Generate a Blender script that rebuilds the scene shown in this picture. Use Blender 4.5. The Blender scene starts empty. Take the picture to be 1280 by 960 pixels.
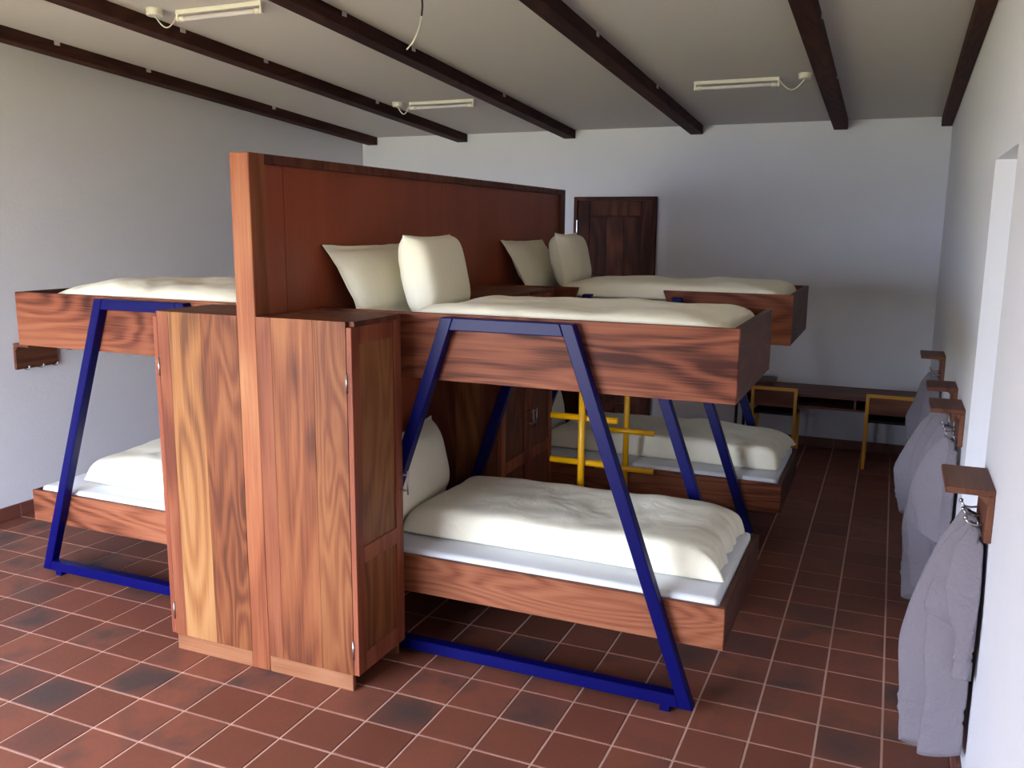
import bpy, bmesh, math, random
from mathutils import Vector, Matrix, noise

# ------------------------------------------------------------------ scene, camera, light
scene = bpy.context.scene
COL = scene.collection
random.seed(7)

CAM = Vector((2.3167, -2.3090, 1.6414))
YAW, PITCH, ROLL, FPX = 0.40482, 0.17659, -0.00808, 1100.88
cam_data = bpy.data.cameras.new('camera')
cam = bpy.data.objects.new('camera', cam_data)
COL.objects.link(cam)
fw = Vector((-math.sin(YAW)*math.cos(PITCH), math.cos(YAW)*math.cos(PITCH), -math.sin(PITCH)))
rt = Vector((math.cos(YAW), math.sin(YAW), 0))
dn = fw.cross(rt)
rt2 = math.cos(ROLL)*rt + math.sin(ROLL)*dn
dn2 = -math.sin(ROLL)*rt + math.cos(ROLL)*dn
m = Matrix.Identity(4)
for i in range(3):
    m[i][0], m[i][1], m[i][2], m[i][3] = rt2[i], -dn2[i], -fw[i], CAM[i]
cam.matrix_world = m
cam_data.sensor_width = 36.0
cam_data.lens = FPX/1280*36
cam_data.clip_start = 0.02
scene.camera = cam

WORLD_STRENGTH = 10.5
world = bpy.data.worlds.new('world')
scene.world = world
world.use_nodes = True
bg = world.node_tree.nodes['Background']
bg.inputs[0].default_value = (0.70, 0.79, 1.0, 1)      # hazy overcast sky
bg.inputs[1].default_value = WORLD_STRENGTH

sun_d = bpy.data.lights.new('sun', 'SUN')
sun_d.energy = 17.0
sun_d.angle = 0.02
sun_d.color = (1.0, 0.95, 0.85)
sun = bpy.data.objects.new('sun', sun_d)
COL.objects.link(sun)
sun.rotation_euler = (math.radians(-38), math.radians(8), 0)   # from behind the back wall, over the roof

scene.view_settings.view_transform = 'Standard'
scene.view_settings.look = 'None'
scene.view_settings.gamma = 1.0
scene.view_settings.use_curve_mapping = False
scene.view_settings.exposure = 1.72

# window opening behind the camera, where the daylight comes in
WIN = (-2.05, 0.55, 0.06, 1.98)     # x0, x1, z0, z1
Y_FRONT = -3.0
pd = bpy.data.lights.new('window_portal', 'AREA')
pd.shape = 'RECTANGLE'
pd.size = WIN[1]-WIN[0]
pd.size_y = WIN[3]-WIN[2]
pd.cycles.is_portal = True
portal = bpy.data.objects.new('window_portal', pd)
COL.objects.link(portal)
portal.location = ((WIN[0]+WIN[1])/2, Y_FRONT-0.03, (WIN[2]+WIN[3])/2)
portal.rotation_euler = (math.radians(90), 0, 0)

# ------------------------------------------------------------------ helpers
def lin(c):
    def f(v):
        v /= 255.0
        return v/12.92 if v <= 0.04045 else ((v+0.055)/1.055)**2.4
    return (f(c[0]), f(c[1]), f(c[2]), 1.0)

def new_mat(name):
    mt = bpy.data.materials.new(name)
    mt.use_nodes = True
    nt = mt.node_tree
    return mt, nt, nt.nodes['Principled BSDF']

def plain(name, rgb, rough=0.5, metal=0.0, bump=0.0, bscale=40.0, var=0.0, spec=0.5):
    mt, nt, b = new_mat(name)
    b.inputs['Base Color'].default_value = lin(rgb)
    b.inputs['Roughness'].default_value = rough
    b.inputs['Metallic'].default_value = metal
    b.inputs['Specular IOR Level'].default_value = spec
    if bump or var:
        tc = nt.nodes.new('ShaderNodeTexCoord')
        n = nt.nodes.new('ShaderNodeTexNoise')
        n.inputs['Scale'].default_value = bscale
        n.inputs['Detail'].default_value = 4
        nt.links.new(tc.outputs['Object'], n.inputs['Vector'])
        if bump:
            bp = nt.nodes.new('ShaderNodeBump')
            bp.inputs['Strength'].default_value = bump
            bp.inputs['Distance'].default_value = 0.01
            nt.links.new(n.outputs['Fac'], bp.inputs['Height'])
            nt.links.new(bp.outputs['Normal'], b.inputs['Normal'])
        if var:
            n2 = nt.nodes.new('ShaderNodeTexNoise')
            n2.inputs['Scale'].default_value = bscale*0.12
            n2.inputs['Detail'].default_value = 3
            nt.links.new(tc.outputs['Object'], n2.inputs['Vector'])
            mx = nt.nodes.new('ShaderNodeMix'); mx.data_type = 'RGBA'
            c = lin(rgb)
            mx.inputs[6].default_value = (c[0]*(1-var), c[1]*(1-var), c[2]*(1-var), 1)
            mx.inputs[7].default_value = (min(1, c[0]*(1+var)), min(1, c[1]*(1+var)), min(1, c[2]*(1+var)), 1)
            nt.links.new(n2.outputs['Fac'], mx.inputs[0])
            nt.links.new(mx.outputs[2], b.inputs['Base Color'])
    return mt

def wood(name, dark, mid, light, axis=0, rough=0.5, rings=9.0, ringfreq=1.0, contrast=1.25, knots=0.0, spec=0.18, k=0.53):
    """Oiled timber: contour lines of a stretched noise give the flat-sawn grain, fine fibres on top."""
    mt, nt, b = new_mat(name)
    N, L = nt.nodes, nt.links
    tc = N.new('ShaderNodeTexCoord')
    oi = N.new('ShaderNodeObjectInfo')
    off = N.new('ShaderNodeVectorMath'); off.operation = 'MULTIPLY_ADD'
    cmb = N.new('ShaderNodeCombineXYZ')
    for i in range(3):
        L.new(oi.outputs['Random'], cmb.inputs[i])
    off.inputs[1].default_value = (37.0, 53.0, 71.0)
    L.new(cmb.outputs[0], off.inputs[0])
    L.new(tc.outputs['Object'], off.inputs[2])
    def mapped(sc_along, sc_across):
        s = [sc_across*ringfreq]*3
        s[axis] = sc_along*ringfreq
        v = N.new('ShaderNodeVectorMath'); v.operation = 'MULTIPLY'
        v.inputs[1].default_value = s
        L.new(off.outputs[0], v.inputs[0])
        return v
    def noise_tex(vec, scale=1.0, detail=2.0, rough_=0.5, dist=0.0):
        n = N.new('ShaderNodeTexNoise')
        n.inputs['Scale'].default_value = scale
        n.inputs['Detail'].default_value = detail
        n.inputs['Roughness'].default_value = rough_
        n.inputs['Distortion'].default_value = dist
        L.new(vec.outputs[0], n.inputs['Vector'])
        return n
    base = noise_tex(mapped(0.9, 5.5), detail=1.5, rough_=0.4, dist=0.35)
    mul = N.new('ShaderNodeMath'); mul.operation = 'MULTIPLY'; mul.inputs[1].default_value = rings*6.283
    L.new(base.outputs['Fac'], mul.inputs[0])
    wob = noise_tex(mapped(3.0, 40.0), detail=3)
    wm = N.new('ShaderNodeMath'); wm.operation = 'MULTIPLY_ADD'; wm.inputs[1].default_value = 2.2
    L.new(wob.outputs['Fac'], wm.inputs[0]); L.new(mul.outputs[0], wm.inputs[2])
    sn = N.new('ShaderNodeMath'); sn.operation = 'SINE'
    L.new(wm.outputs[0], sn.inputs[0])
    fib = noise_tex(mapped(4.0, 190.0), detail=3, rough_=0.6)
    blot = noise_tex(mapped(0.8, 2.6), detail=3)
    f1 = N.new('ShaderNodeMath'); f1.operation = 'MULTIPLY_ADD'; f1.inputs[1].default_value = 0.12*contrast
    f1.inputs[2].default_value = 0.0
    L.new(sn.outputs[0], f1.inputs[0])
    f2 = N.new('ShaderNodeMath'); f2.operation = 'MULTIPLY_ADD'; f2.inputs[1].default_value = 0.5*contrast
    L.new(fib.outputs['Fac'], f2.inputs[0]); L.new(f1.outputs[0], f2.inputs[2])
    f3 = N.new('ShaderNodeMath'); f3.operation = 'MULTIPLY_ADD'; f3.inputs[1].default_value = 1.1*contrast
    L.new(blot.outputs['Fac'], f3.inputs[0]); L.new(f2.outputs[0], f3.inputs[2])
    f4 = N.new('ShaderNodeMath'); f4.operation = 'ADD'; f4.inputs[1].default_value = 0.5-0.80*contrast
    L.new(f3.outputs[0], f4.inputs[0])
    fac = f4
    if knots:
        vo = N.new('ShaderNodeTexVoronoi')
        vo.inputs['Scale'].default_value = 1.0
        L.new(mapped(2.2, 7.0).outputs[0], vo.inputs['Vector'])
        kr = N.new('ShaderNodeMapRange')
        kr.inputs['From Min'].default_value = 0.03; kr.inputs['From Max'].default_value = 0.26
        kr.inputs['To Min'].default_value = -knots; kr.inputs['To Max'].default_value = 0.0
        L.new(vo.outputs['Distance'], kr.inputs['Value'])
        f5 = N.new('ShaderNodeMath'); f5.operation = 'ADD'
        L.new(f4.outputs[0], f5.inputs[0]); L.new(kr.outputs[0], f5.inputs[1])
        fac = f5
    cr = N.new('ShaderNodeValToRGB')
    e = cr.color_ramp.elements
    e[0].position = 0.12; e[0].color = tuple(c*k for c in lin(dark)[:3])+(1,)
    e[1].position = 0.85; e[1].color = tuple(c*k for c in lin(light)[:3])+(1,)
    em = e.new(0.48); em.color = tuple(c*k for c in lin(mid)[:3])+(1,)
    L.new(fac.outputs[0], cr.inputs['Fac'])
    L.new(cr.outputs['Color'], b.inputs['Base Color'])
    b.inputs['Roughness'].default_value = rough
    b.inputs['Specular IOR Level'].default_value = spec
    bp = N.new('ShaderNodeBump'); bp.inputs['Strength'].default_value = 0.12; bp.inputs['Distance'].default_value = 0.004
    L.new(fib.outputs['Fac'], bp.inputs['Height']); L.new(bp.outputs['Normal'], b.inputs['Normal'])
    return mt

def quad_box(bm, x0, x1, y0, y1, z0, z1, bevel=0.0):
    vs = [bm.verts.new(p) for p in ((x0,y0,z0),(x1,y0,z0),(x1,y1,z0),(x0,y1,z0),(x0,y0,z1),(x1,y0,z1),(x1,y1,z1),(x0,y1,z1))]
    fs = [bm.faces.new([vs[i] for i in f]) for f in ((3,2,1,0),(4,5,6,7),(0,1,5,4),(1,2,6,5),(2,3,7,6),(3,0,4,7))]
    if bevel:
        es = {e for f in fs for e in f.edges}
        bmesh.ops.bevel(bm, geom=list(es), offset=bevel, segments=1, affect='EDGES', profile=0.5)
    return bm

def box(x0, x1, y0, y1, z0, z1, bevel=0.002):
    if x1 < x0: x0, x1 = x1, x0
    if y1 < y0: y0, y1 = y1, y0
    bm = bmesh.new()
    return quad_box(bm, x0, x1, y0, y1, z0, z1, bevel)

def prism(poly, axis, a, b_, bevel=0.0):
    """poly: 2D points in the two other axes (in xyz order), extruded along axis from a to b_."""
    bm = bmesh.new()
    def P(p, w):
        q = list(p); q.insert(axis, w); return q
    v0 = [bm.verts.new(P(p, a)) for p in poly]
    v1 = [bm.verts.new(P(p, b_)) for p in poly]
    n = len(poly)
    bm.faces.new(v0); bm.faces.new(list(reversed(v1)))
    for i in range(n):
        j = (i+1) % n
        bm.faces.new([v0[i], v1[i], v1[j], v0[j]])
    bmesh.ops.recalc_face_normals(bm, faces=bm.faces)
    if bevel:
        bmesh.ops.bevel(bm, geom=list(bm.edges), offset=bevel, segments=1, affect='EDGES', profile=0.5)
    return bm

def tube(pts, r, n=10, caps=True, bm=None):
    bm = bm or bmesh.new()
    pts = [Vector(p) for p in pts]
    rings = []
    up = None
    for i, p in enumerate(pts):
        t = (pts[min(i+1, len(pts)-1)] - pts[max(i-1, 0)]).normalized()
        if up is None:
            up = Vector((0, 0, 1)) if abs(t.z) < 0.9 else Vector((0, 1, 0))
        a = t.cross(up).normalized()
        bb = a.cross(t).normalized()
        up = bb
        rr = r[i] if isinstance(r, (list, tuple)) else r
        rings.append([bm.verts.new(p + rr*(math.cos(2*math.pi*k/n)*a + math.sin(2*math.pi*k/n)*bb)) for k in range(n)])
    for i in range(len(rings)-1):
        for k in range(n):
            f = bm.faces.new([rings[i][k], rings[i][(k+1) % n], rings[i+1][(k+1) % n], rings[i+1][k]])
            f.smooth = True
    if caps:
        bm.faces.new(list(reversed(rings[0]))); bm.faces.new(rings[-1])
    bmesh.ops.recalc_face_normals(bm, faces=bm.faces)
    return bm

def lathe(profile, centre, n=24, axis=2):
    """profile: (radius, height) pairs."""
    bm = bmesh.new()
    rings = []
    for r, h in profile:
        ring = []
        for k in range(n):
            a = 2*math.pi*k/n
            p = [r*math.cos(a), r*math.sin(a)]; p.insert(axis, h)
            ring.append(bm.verts.new(Vector(p) + Vector(centre)))
        rings.append(ring)
    for i in range(len(rings)-1):
        for k in range(n):
            f = bm.faces.new([rings[i][k], rings[i][(k+1) % n], rings[i+1][(k+1) % n], rings[i+1][k]])
            f.smooth = True
    bm.faces.new(list(reversed(rings[0]))); bm.faces.new(rings[-1])
    bmesh.ops.recalc_face_normals(bm, faces=bm.faces)
    return bm

def world_loc(o):
    v = Vector(o.location)
    while o.parent:
        o = o.parent; v += Vector(o.location)
    return v

def obj(name, bm, mat, parent=None, smooth=False, origin=None):
    """Link a bmesh given in world coordinates as ONE mesh object, origin at its centre."""
    co = [v.co for v in bm.verts]
    if origin is None:
        lo = [min(c[i] for c in co) for i in range(3)]
        hi = [max(c[i] for c in co) for i in range(3)]
        origin = Vector([(a+b_)/2 for a, b_ in zip(lo, hi)])
        if parent is None:
            origin.z = lo[2]
    origin = Vector(origin)
    for v in bm.verts:
        v.co -= origin
    me = bpy.data.meshes.new(name)
    bm.to_mesh(me); bm.free()
    if smooth:
        for p in me.polygons: p.use_smooth = True
    me.materials.append(mat)
    o = bpy.data.objects.new(name, me)
    COL.objects.link(o)
    o.location = origin - (world_loc(parent) if parent else Vector((0, 0, 0)))
    if parent: o.parent = parent
    return o

def thing(name, label, cat, loc, group=None):
    o = bpy.data.objects.new(name, None)
    COL.objects.link(o)
    o.empty_display_size = 0.1
    o.location = loc
    return tag(o, label, cat, group)

def tag(o, label, cat, group=None):
    o['label'] = label; o['category'] = cat
    if group: o['group'] = group
    return o

def struct(name, bm, mat, parent=None, label=None, smooth=False):
    o = obj(name, bm, mat, parent, smooth)
    if parent is None: o['kind'] = 'structure'
    if label: o['label'] = label
    return o

# ------------------------------------------------------------------ materials
M_WALL = plain('painted_plaster', (226, 226, 230), 0.85, bump=0.10, bscale=60, var=0.02, spec=0.2)
M_CEIL = plain('ceiling_paint', (205, 200, 196), 0.9, bump=0.05, bscale=60, spec=0.15)
M_GROUT = plain('grout', (214, 174, 156), 0.9, bump=0.2, bscale=200)
M_BEAM = wood('dark_beam_wood', (30, 15, 12), (46, 25, 20), (62, 36, 28), axis=1, rough=0.7, spec=0.15, k=1.5)
M_BLUE = plain('blue_enamel', (9, 10, 76), 0.3, bump=0.03, bscale=30, spec=0.13)
M_YELLOW = plain('yellow_enamel', (240, 176, 8), 0.3, spec=0.5)
M_CHAIRY = plain('chair_yellow', (214, 150, 20), 0.4)
M_STEEL = plain('brushed_steel', (190, 190, 192), 0.3, metal=1.0)
M_BLACKM = plain('black_steel', (18, 18, 20), 0.4)
M_SHEET = plain('white_sheet', (232, 234, 238), 0.85, bump=0.08, bscale=25, spec=0.15)
M_WHITEP = plain('white_enamel', (222, 218, 205), 0.4)
M_TUBE = plain('frosted_tube', (205, 198, 200), 0.25)
M_SEATB = wood('dark_ply', (26, 18, 16), (38, 26, 22), (52, 36, 30), axis=0, rough=0.5, k=1.0)
M_GRASS = plain('dry_grass', (164, 154, 108), 0.95, var=0.2, bscale=8)

def cloth(name, rgb, wr=0.35, fine=500.0, fs=0.15):
    mt, nt, b = new_mat(name)
    N, L = nt.nodes, nt.links
    tc = N.new('ShaderNodeTexCoord')
    n = N.new('ShaderNodeTexNoise'); n.inputs['Scale'].default_value = 6.0; n.inputs['Detail'].default_value = 3.0; n.inputs['Distortion'].default_value = 0.6
    L.new(tc.outputs['Object'], n.inputs['Vector'])
    b1 = N.new('ShaderNodeBump'); b1.inputs['Strength'].default_value = wr; b1.inputs['Distance'].default_value = 0.03
    L.new(n.outputs['Fac'], b1.inputs['Height'])
    n2 = N.new('ShaderNodeTexNoise'); n2.inputs['Scale'].default_value = fine
    L.new(tc.outputs['Object'], n2.inputs['Vector'])
    b2 = N.new('ShaderNodeBump'); b2.inputs['Strength'].default_value = fs; b2.inputs['Distance'].default_value = 0.5/fine
    L.new(n2.outputs['Fac'], b2.inputs['Height']); L.new(b1.outputs['Normal'], b2.inputs['Normal'])
    L.new(b2.outputs['Normal'], b.inputs['Normal'])
    b.inputs['Base Color'].default_value = lin(rgb)
    b.inputs['Roughness'].default_value = 0.8
    b.inputs['Specular IOR Level'].default_value = 0.2
    b.inputs['Sheen Weight'].default_value = 0.15
    return mt
M_DUVET = cloth('cream_cotton', (251, 245, 220))
M_TOWEL = cloth('grey_terry', (126, 119, 125), 0.6, 110.0, 0.6)

# timbers: each with its own colours and grain, darker on the end rails
W_POST = wood('post_wood', (150, 78, 48), (196, 116, 74), (222, 152, 100), axis=2, rings=5, knots=0.25)
W_PINK = wood('pink_board', (130, 66, 42), (168, 95, 62), (190, 120, 80), axis=2, rings=6)
W_YELL = wood('yellow_board', (132, 80, 46), (190, 126, 72), (214, 156, 98), axis=2, rings=9, knots=0.2)
W_FIG = wood('figured_board', (104, 54, 32), (154, 87, 50), (184, 118, 70), axis=2, rings=13, ringfreq=1.3)
W_REDB = wood('red_board', (116, 60, 36), (170, 98, 58), (198, 128, 78), axis=2, rings=8, knots=0.3)
W_DOOR = wood('locker_door_wood', (120, 66, 40), (172, 108, 66), (196, 134, 84), axis=2, rings=8)
W_DARKV = wood('dark_red_board', (84, 42, 30), (116, 64, 46), (140, 84, 60), axis=2, rings=8, k=0.75)
W_STILE = wood('stile_wood', (120, 58, 40), (168, 92, 64), (192, 116, 82), axis=2, rings=6, k=0.62)
W_PLY = wood('partition_ply', (150, 70, 46), (172, 86, 58), (190, 100, 68), axis=2, rings=3, ringfreq=0.7, contrast=0.6, rough=0.35, k=0.75)
W_RAIL = wood('rail_wood', (84, 42, 32), (158, 90, 64), (186, 116, 82), axis=0, rings=13, knots=0.3, contrast=1.3, k=0.56, spec=0.12)
W_RAIL2 = wood('low_rail_wood', (104, 54, 36), (164, 96, 66), (188, 118, 82), axis=0, rings=14, contrast=1.4, k=0.62, spec=0.12)
W_ENDR = wood('end_rail_wood', (72, 42, 34), (104, 64, 52), (126, 82, 66), axis=1, rings=8, knots=0.2)
W_PLINTH = wood('plinth_wood', (140, 84, 56), (186, 122, 82), (206, 146, 104), axis=0, rings=5)
W_SHELF = wood('shelf_wood', (98, 56, 42), (138, 86, 64), (160, 106, 80), axis=1, rings=6)
W_BACKDOOR = wood('back_door_wood', (48, 24, 17), (74, 40, 29), (104, 60, 42), axis=2, rings=6, rough=0.6, spec=0.15, k=0.9)
W_DESK = wood('desk_wood', (84, 54, 44), (118, 78, 64), (140, 96, 78), axis=0, rings=6, k=0.9)
W_CHAIR = wood('chair_ply', (92, 52, 38), (126, 78, 58), (146, 94, 70), axis=0, rings=5, k=0.9)

def tile_mat(name, loose):
    """Quarry tile: terracotta with smoky flashing; the amount differs from tile to tile."""
    mt, nt, b = new_mat(name)
    N, L = nt.nodes, nt.links
    tc = N.new('ShaderNodeTexCoord')
    if loose:
        g = N.new('ShaderNodeNewGeometry'); rnd = g.outputs['Random Per Island']
        dark = None
    else:
        oi = N.new('ShaderNodeObjectInfo'); rnd = oi.outputs['Random']
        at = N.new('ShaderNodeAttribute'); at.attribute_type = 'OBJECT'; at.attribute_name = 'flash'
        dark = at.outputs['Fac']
    geo = N.new('ShaderNodeNewGeometry')
    n = N.new('ShaderNodeTexNoise'); n.inputs['Scale'].default_value = 7.0; n.inputs['Detail'].default_value = 3
    L.new(geo.outputs['Position'], n.inputs['Vector'])
    mr = N.new('ShaderNodeMapRange')
    mr.inputs['From Min'].default_value = 0.45; mr.inputs['From Max'].default_value = 0.75
    L.new(n.outputs['Fac'], mr.inputs['Value'])
    pw = N.new('ShaderNodeMath'); pw.operation = 'POWER'; pw.inputs[1].default_value = 2.0
    L.new(rnd, pw.inputs[0])
    ml = N.new('ShaderNodeMath'); ml.operation = 'MULTIPLY'
    L.new(mr.outputs[0], ml.inputs[0]); L.new(pw.outputs[0], ml.inputs[1])
    fac = ml.outputs[0]
    if dark is not None:
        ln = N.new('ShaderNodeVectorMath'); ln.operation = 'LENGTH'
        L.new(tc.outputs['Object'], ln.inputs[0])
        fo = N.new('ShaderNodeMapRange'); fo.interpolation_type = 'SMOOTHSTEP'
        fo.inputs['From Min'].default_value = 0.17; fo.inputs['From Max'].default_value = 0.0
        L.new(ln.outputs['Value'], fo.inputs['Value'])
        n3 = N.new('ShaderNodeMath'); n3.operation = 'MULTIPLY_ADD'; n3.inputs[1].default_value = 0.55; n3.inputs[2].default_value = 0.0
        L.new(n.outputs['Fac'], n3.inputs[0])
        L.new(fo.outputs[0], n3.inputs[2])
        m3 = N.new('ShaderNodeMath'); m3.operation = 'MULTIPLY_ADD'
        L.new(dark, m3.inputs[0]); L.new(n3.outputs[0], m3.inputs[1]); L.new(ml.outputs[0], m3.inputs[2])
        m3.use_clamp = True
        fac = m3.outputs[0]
    hue = N.new('ShaderNodeValToRGB')
    hue.color_ramp.elements[0].color = lin((115, 67, 52)); hue.color_ramp.elements[1].color = lin((138, 82, 63))
    L.new(rnd, hue.inputs['Fac'])
    mx = N.new('ShaderNodeMix'); mx.data_type = 'RGBA'
    mx.inputs[7].default_value = lin((80, 64, 60))
    L.new(hue.outputs['Color'], mx.inputs[6]); L.new(fac, mx.inputs[0])
    n2 = N.new('ShaderNodeTexNoise'); n2.inputs['Scale'].default_value = 60.0; n2.inputs['Detail'].default_value = 4
    L.new(geo.outputs['Position'], n2.inputs['Vector'])
    mx2 = N.new('ShaderNodeMix'); mx2.data_type = 'RGBA'; mx2.blend_type = 'MULTIPLY'
    mx2.inputs[0].default_value = 0.25
    L.new(mx.outputs[2], mx2.inputs[6]); L.new(n2.outputs['Color'], mx2.inputs[7])
    L.new(mx.outputs[2], b.inputs['Base Color'])
    rr = N.new('ShaderNodeMapRange'); rr.inputs['To Min'].default_value = 0.42; rr.inputs['To Max'].default_value = 0.65
    L.new(n2.outputs['Fac'], rr.inputs['Value']); L.new(rr.outputs[0], b.inputs['Roughness'])
    b.inputs['Specular IOR Level'].default_value = 0.3
    bp = N.new('ShaderNodeBump'); bp.inputs['Strength'].default_value = 0.08; bp.inputs['Distance'].default_value = 0.003
    L.new(n2.outputs['Fac'], bp.inputs['Height']); L.new(bp.outputs['Normal'], b.inputs['Normal'])
    return mt
M_TILE = tile_mat('quarry_tile', False)
M_TILE_REST = tile_mat('quarry_tile_rest', True)
M_SKIRT = plain('skirting_tile', (112, 66, 54), 0.45, var=0.15, bscale=30)

# ------------------------------------------------------------------ room shell
XL, XR, YB, YF = -2.145, 2.616, 4.654, Y_FRONT
CEIL_B, SLOPE = 2.414, -0.06305
def ceil_z(y): return CEIL_B + SLOPE*(y - YB)
TH = 0.16

# floor slab (the grout) and its tiles
floor = struct('floor', box(XL-TH, XR+TH, YF-TH, YB+TH, -0.12, -0.0025, 0), M_GROUT)
floor['label'] = 'red quarry tile floor with pale pink grout lines'

def px(p):
    v = Vector(p) - CAM
    d = v.dot(fw)
    if d < 0.05: return None
    return (640 + FPX*v.dot(rt2)/d, 480 + FPX*v.dot(dn2)/d, d)
# solids that hide floor from the camera, only used to choose which tiles are built one by one
def hidden(x, y):
    for (x0, x1, y0, y1, z0, z1) in ((-0.16, 0.686, 0.15, 0.46, 0.06, 1.3), (0.22, 0.29, 0.2, 3.28, 0.05, 1.8),
                                     (0.0, 1.88, 0.53, 1.3, 0.25, 0.4), (-1.37, 0.0, 0.53, 1.3, 0.25, 0.4), (0.3, 1.88, 2.12, 2.9, 0.25, 0.4),
                                     (0.3, 0.68, 1.38, 2.05, 0.06, 1.3), (2.46, 2.6, 0.3, 0.55, 0.1, 0.8)):
        a = Vector((x, y, 0)); d = CAM - a
        t0, t1 = 0.0, 1.0
        ok = True
        for i, (lo, hi) in enumerate(((x0, x1), (y0, y1), (z0, z1))):
            if abs(d[i]) < 1e-9:
                if not lo <= a[i] <= hi: ok = False
                continue
            u, w = (lo-a[i])/d[i], (hi-a[i])/d[i]
            if u > w: u, w = w, u
            t0, t1 = max(t0, u), min(t1, w)
        if ok and t0 < t1: return True
    return False

PITCH_T, GAP = 0.2, 0.0075
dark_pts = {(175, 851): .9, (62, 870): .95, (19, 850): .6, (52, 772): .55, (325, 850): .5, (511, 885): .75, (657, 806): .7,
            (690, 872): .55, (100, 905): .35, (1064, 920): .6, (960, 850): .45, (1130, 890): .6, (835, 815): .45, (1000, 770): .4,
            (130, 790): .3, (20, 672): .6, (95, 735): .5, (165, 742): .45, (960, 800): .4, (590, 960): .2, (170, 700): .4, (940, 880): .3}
cells = []
for i in range(math.floor(XL/PITCH_T), math.ceil(XR/PITCH_T)):
    for j in range(math.floor(YF/PITCH_T), math.ceil(YB/PITCH_T)):
        x0, x1 = max(i*PITCH_T, XL), min((i+1)*PITCH_T, XR)
        y0, y1 = max(j*PITCH_T, YF), min((j+1)*PITCH_T, YB)
        if x1-x0 < 0.02 or y1-y0 < 0.02: continue
        cx, cy = (x0+x1)/2, (y0+y1)/2
        c = [px((x, y, 0)) for x, y in ((x0, y0), (x1, y0), (x1, y1), (x0, y1))]
        area = 0.0
        if all(c):
            inside = any(-5 < q[0] < 1285 and -5 < q[1] < 965 for q in c)
            vis = sum(not hidden(*p) for p in ((cx, cy), (x0+.03, y0+.03), (x1-.03, y0+.03), (x0+.03, y1-.03), (x1-.03, y1-.03)))
            if inside and vis:
                area = 0.5*abs(sum(c[k][0]*c[(k+1) % 4][1]-c[(k+1) % 4][0]*c[k][1] for k in range(4)))*vis/5
        cells.append((area, i, j, x0, x1, y0, y1, c))
cells.sort(key=lambda t: -t[0])
def in_quad(p, c):
    s = [((c[(k+1) % 4][0]-c[k][0])*(p[1]-c[k][1])-(c[(k+1) % 4][1]-c[k][1])*(p[0]-c[k][0])) for k in range(4)]
    return all(v >= 0 for v in s) or all(v <= 0 for v in s)
tile_mesh = None
rest = bmesh.new()
for k, (area, i, j, x0, x1, y0, y1, c) in enumerate(cells):
    g = GAP/2
    if k < 300:
        full = abs(x1-x0-PITCH_T) < 1e-6 and abs(y1-y0-PITCH_T) < 1e-6
        if full and tile_mesh:
            o = bpy.data.objects.new('tile', tile_mesh); COL.objects.link(o)
            o.parent = floor
            o.location = Vector(((x0+x1)/2, (y0+y1)/2, -0.004)) - Vector(floor.location)
        else:
            o = obj('tile', box(x0+g, x1-g, y0+g, y1-g, -0.008, 0.0, 0.0016), M_TILE, floor, origin=((x0+x1)/2, (y0+y1)/2, -0.004))
            if full: tile_mesh = o.data
        o.location.z += random.uniform(-0.0006, 0.0004)
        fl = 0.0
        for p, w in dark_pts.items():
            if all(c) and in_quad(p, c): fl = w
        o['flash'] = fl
    else:
        quad_box(rest, x0+g, x1-g, y0+g, y1-g, -0.008, -0.0002)
rest_o = obj('tile_field', rest, M_TILE_REST, floor)
rest_o['kind'] = 'stuff'

# walls
def yz_wall(name, x0, x1, ys):
    """ys: list of (y0, y1, zbottom, ztop or None for the ceiling)."""
    bm = bmesh.new()
    for (a, b_, z0, z1) in ys:
        poly = [(a, z0), (b_, z0), (b_, z1 if z1 else ceil_z(b_)+0.05), (a, z1 if z1 else ceil_z(a)+0.05)]
        t = prism(poly, 0, x0, x1)
        me = bpy.data.meshes.new('tmp'); t.to_mesh(me); t.free(); bm.from_mesh(me); bpy.data.meshes.remove(me)
    return struct(name, bm, M_WALL)
yz_wall('wall_left', XL-TH, XL, [(YF-TH, YB+TH, -0.1, None)])['label'] = 'pale lavender plaster wall on the left'
DY0, DY1, DZ = 0.62, 1.265, 1.886
yz_wall('wall_right', XR, XR+TH, [(YF-TH, DY0, -0.1, None), (DY0, DY1, DZ, None), (DY1, YB+TH, -0.1, None)])['label'] = 'pale plaster wall with a deep doorway'
struct('wall_back', box(XL, XR, YB, YB+TH, -0.1, CEIL_B+0.05, 0), M_WALL)['label'] = 'pale plaster wall at the far end'
# front wall behind the camera with the big window opening
bm = bmesh.new()
zt = ceil_z(YF)+0.05
for a, b_, z0, z1 in ((XL, WIN[0], -0.1, zt), (WIN[1], XR, -0.1, zt), (WIN[0], WIN[1], -0.1, WIN[2]), (WIN[0], WIN[1], WIN[3], zt)):
    quad_box(bm, a, b_, YF-TH, YF, z0, z1)
struct('wall_front', bm, M_WALL)['label'] = 'plaster wall behind the viewer with a wide window'
# window frame with mullions
w1 = struct('window_1', box(WIN[0], WIN[1], YF-0.11, YF-0.05, WIN[2], WIN[2]+0.05, 0.003), W_BACKDOOR)
w1['label'] = 'wide timber framed window behind the viewer'
obj('head', box(WIN[0], WIN[1], YF-0.11, YF-0.05, WIN[3]-0.05, WIN[3], 0.003), W_BACKDOOR, w1)
for k in range(5):
    x = WIN[0] + (WIN[1]-WIN[0]-0.05)*k/4
    obj('mullion', box(x, x+0.05, YF-0.11, YF-0.05, WIN[2]+0.05, WIN[3]-0.05, 0.003), W_BACKDOOR, w1)

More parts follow.
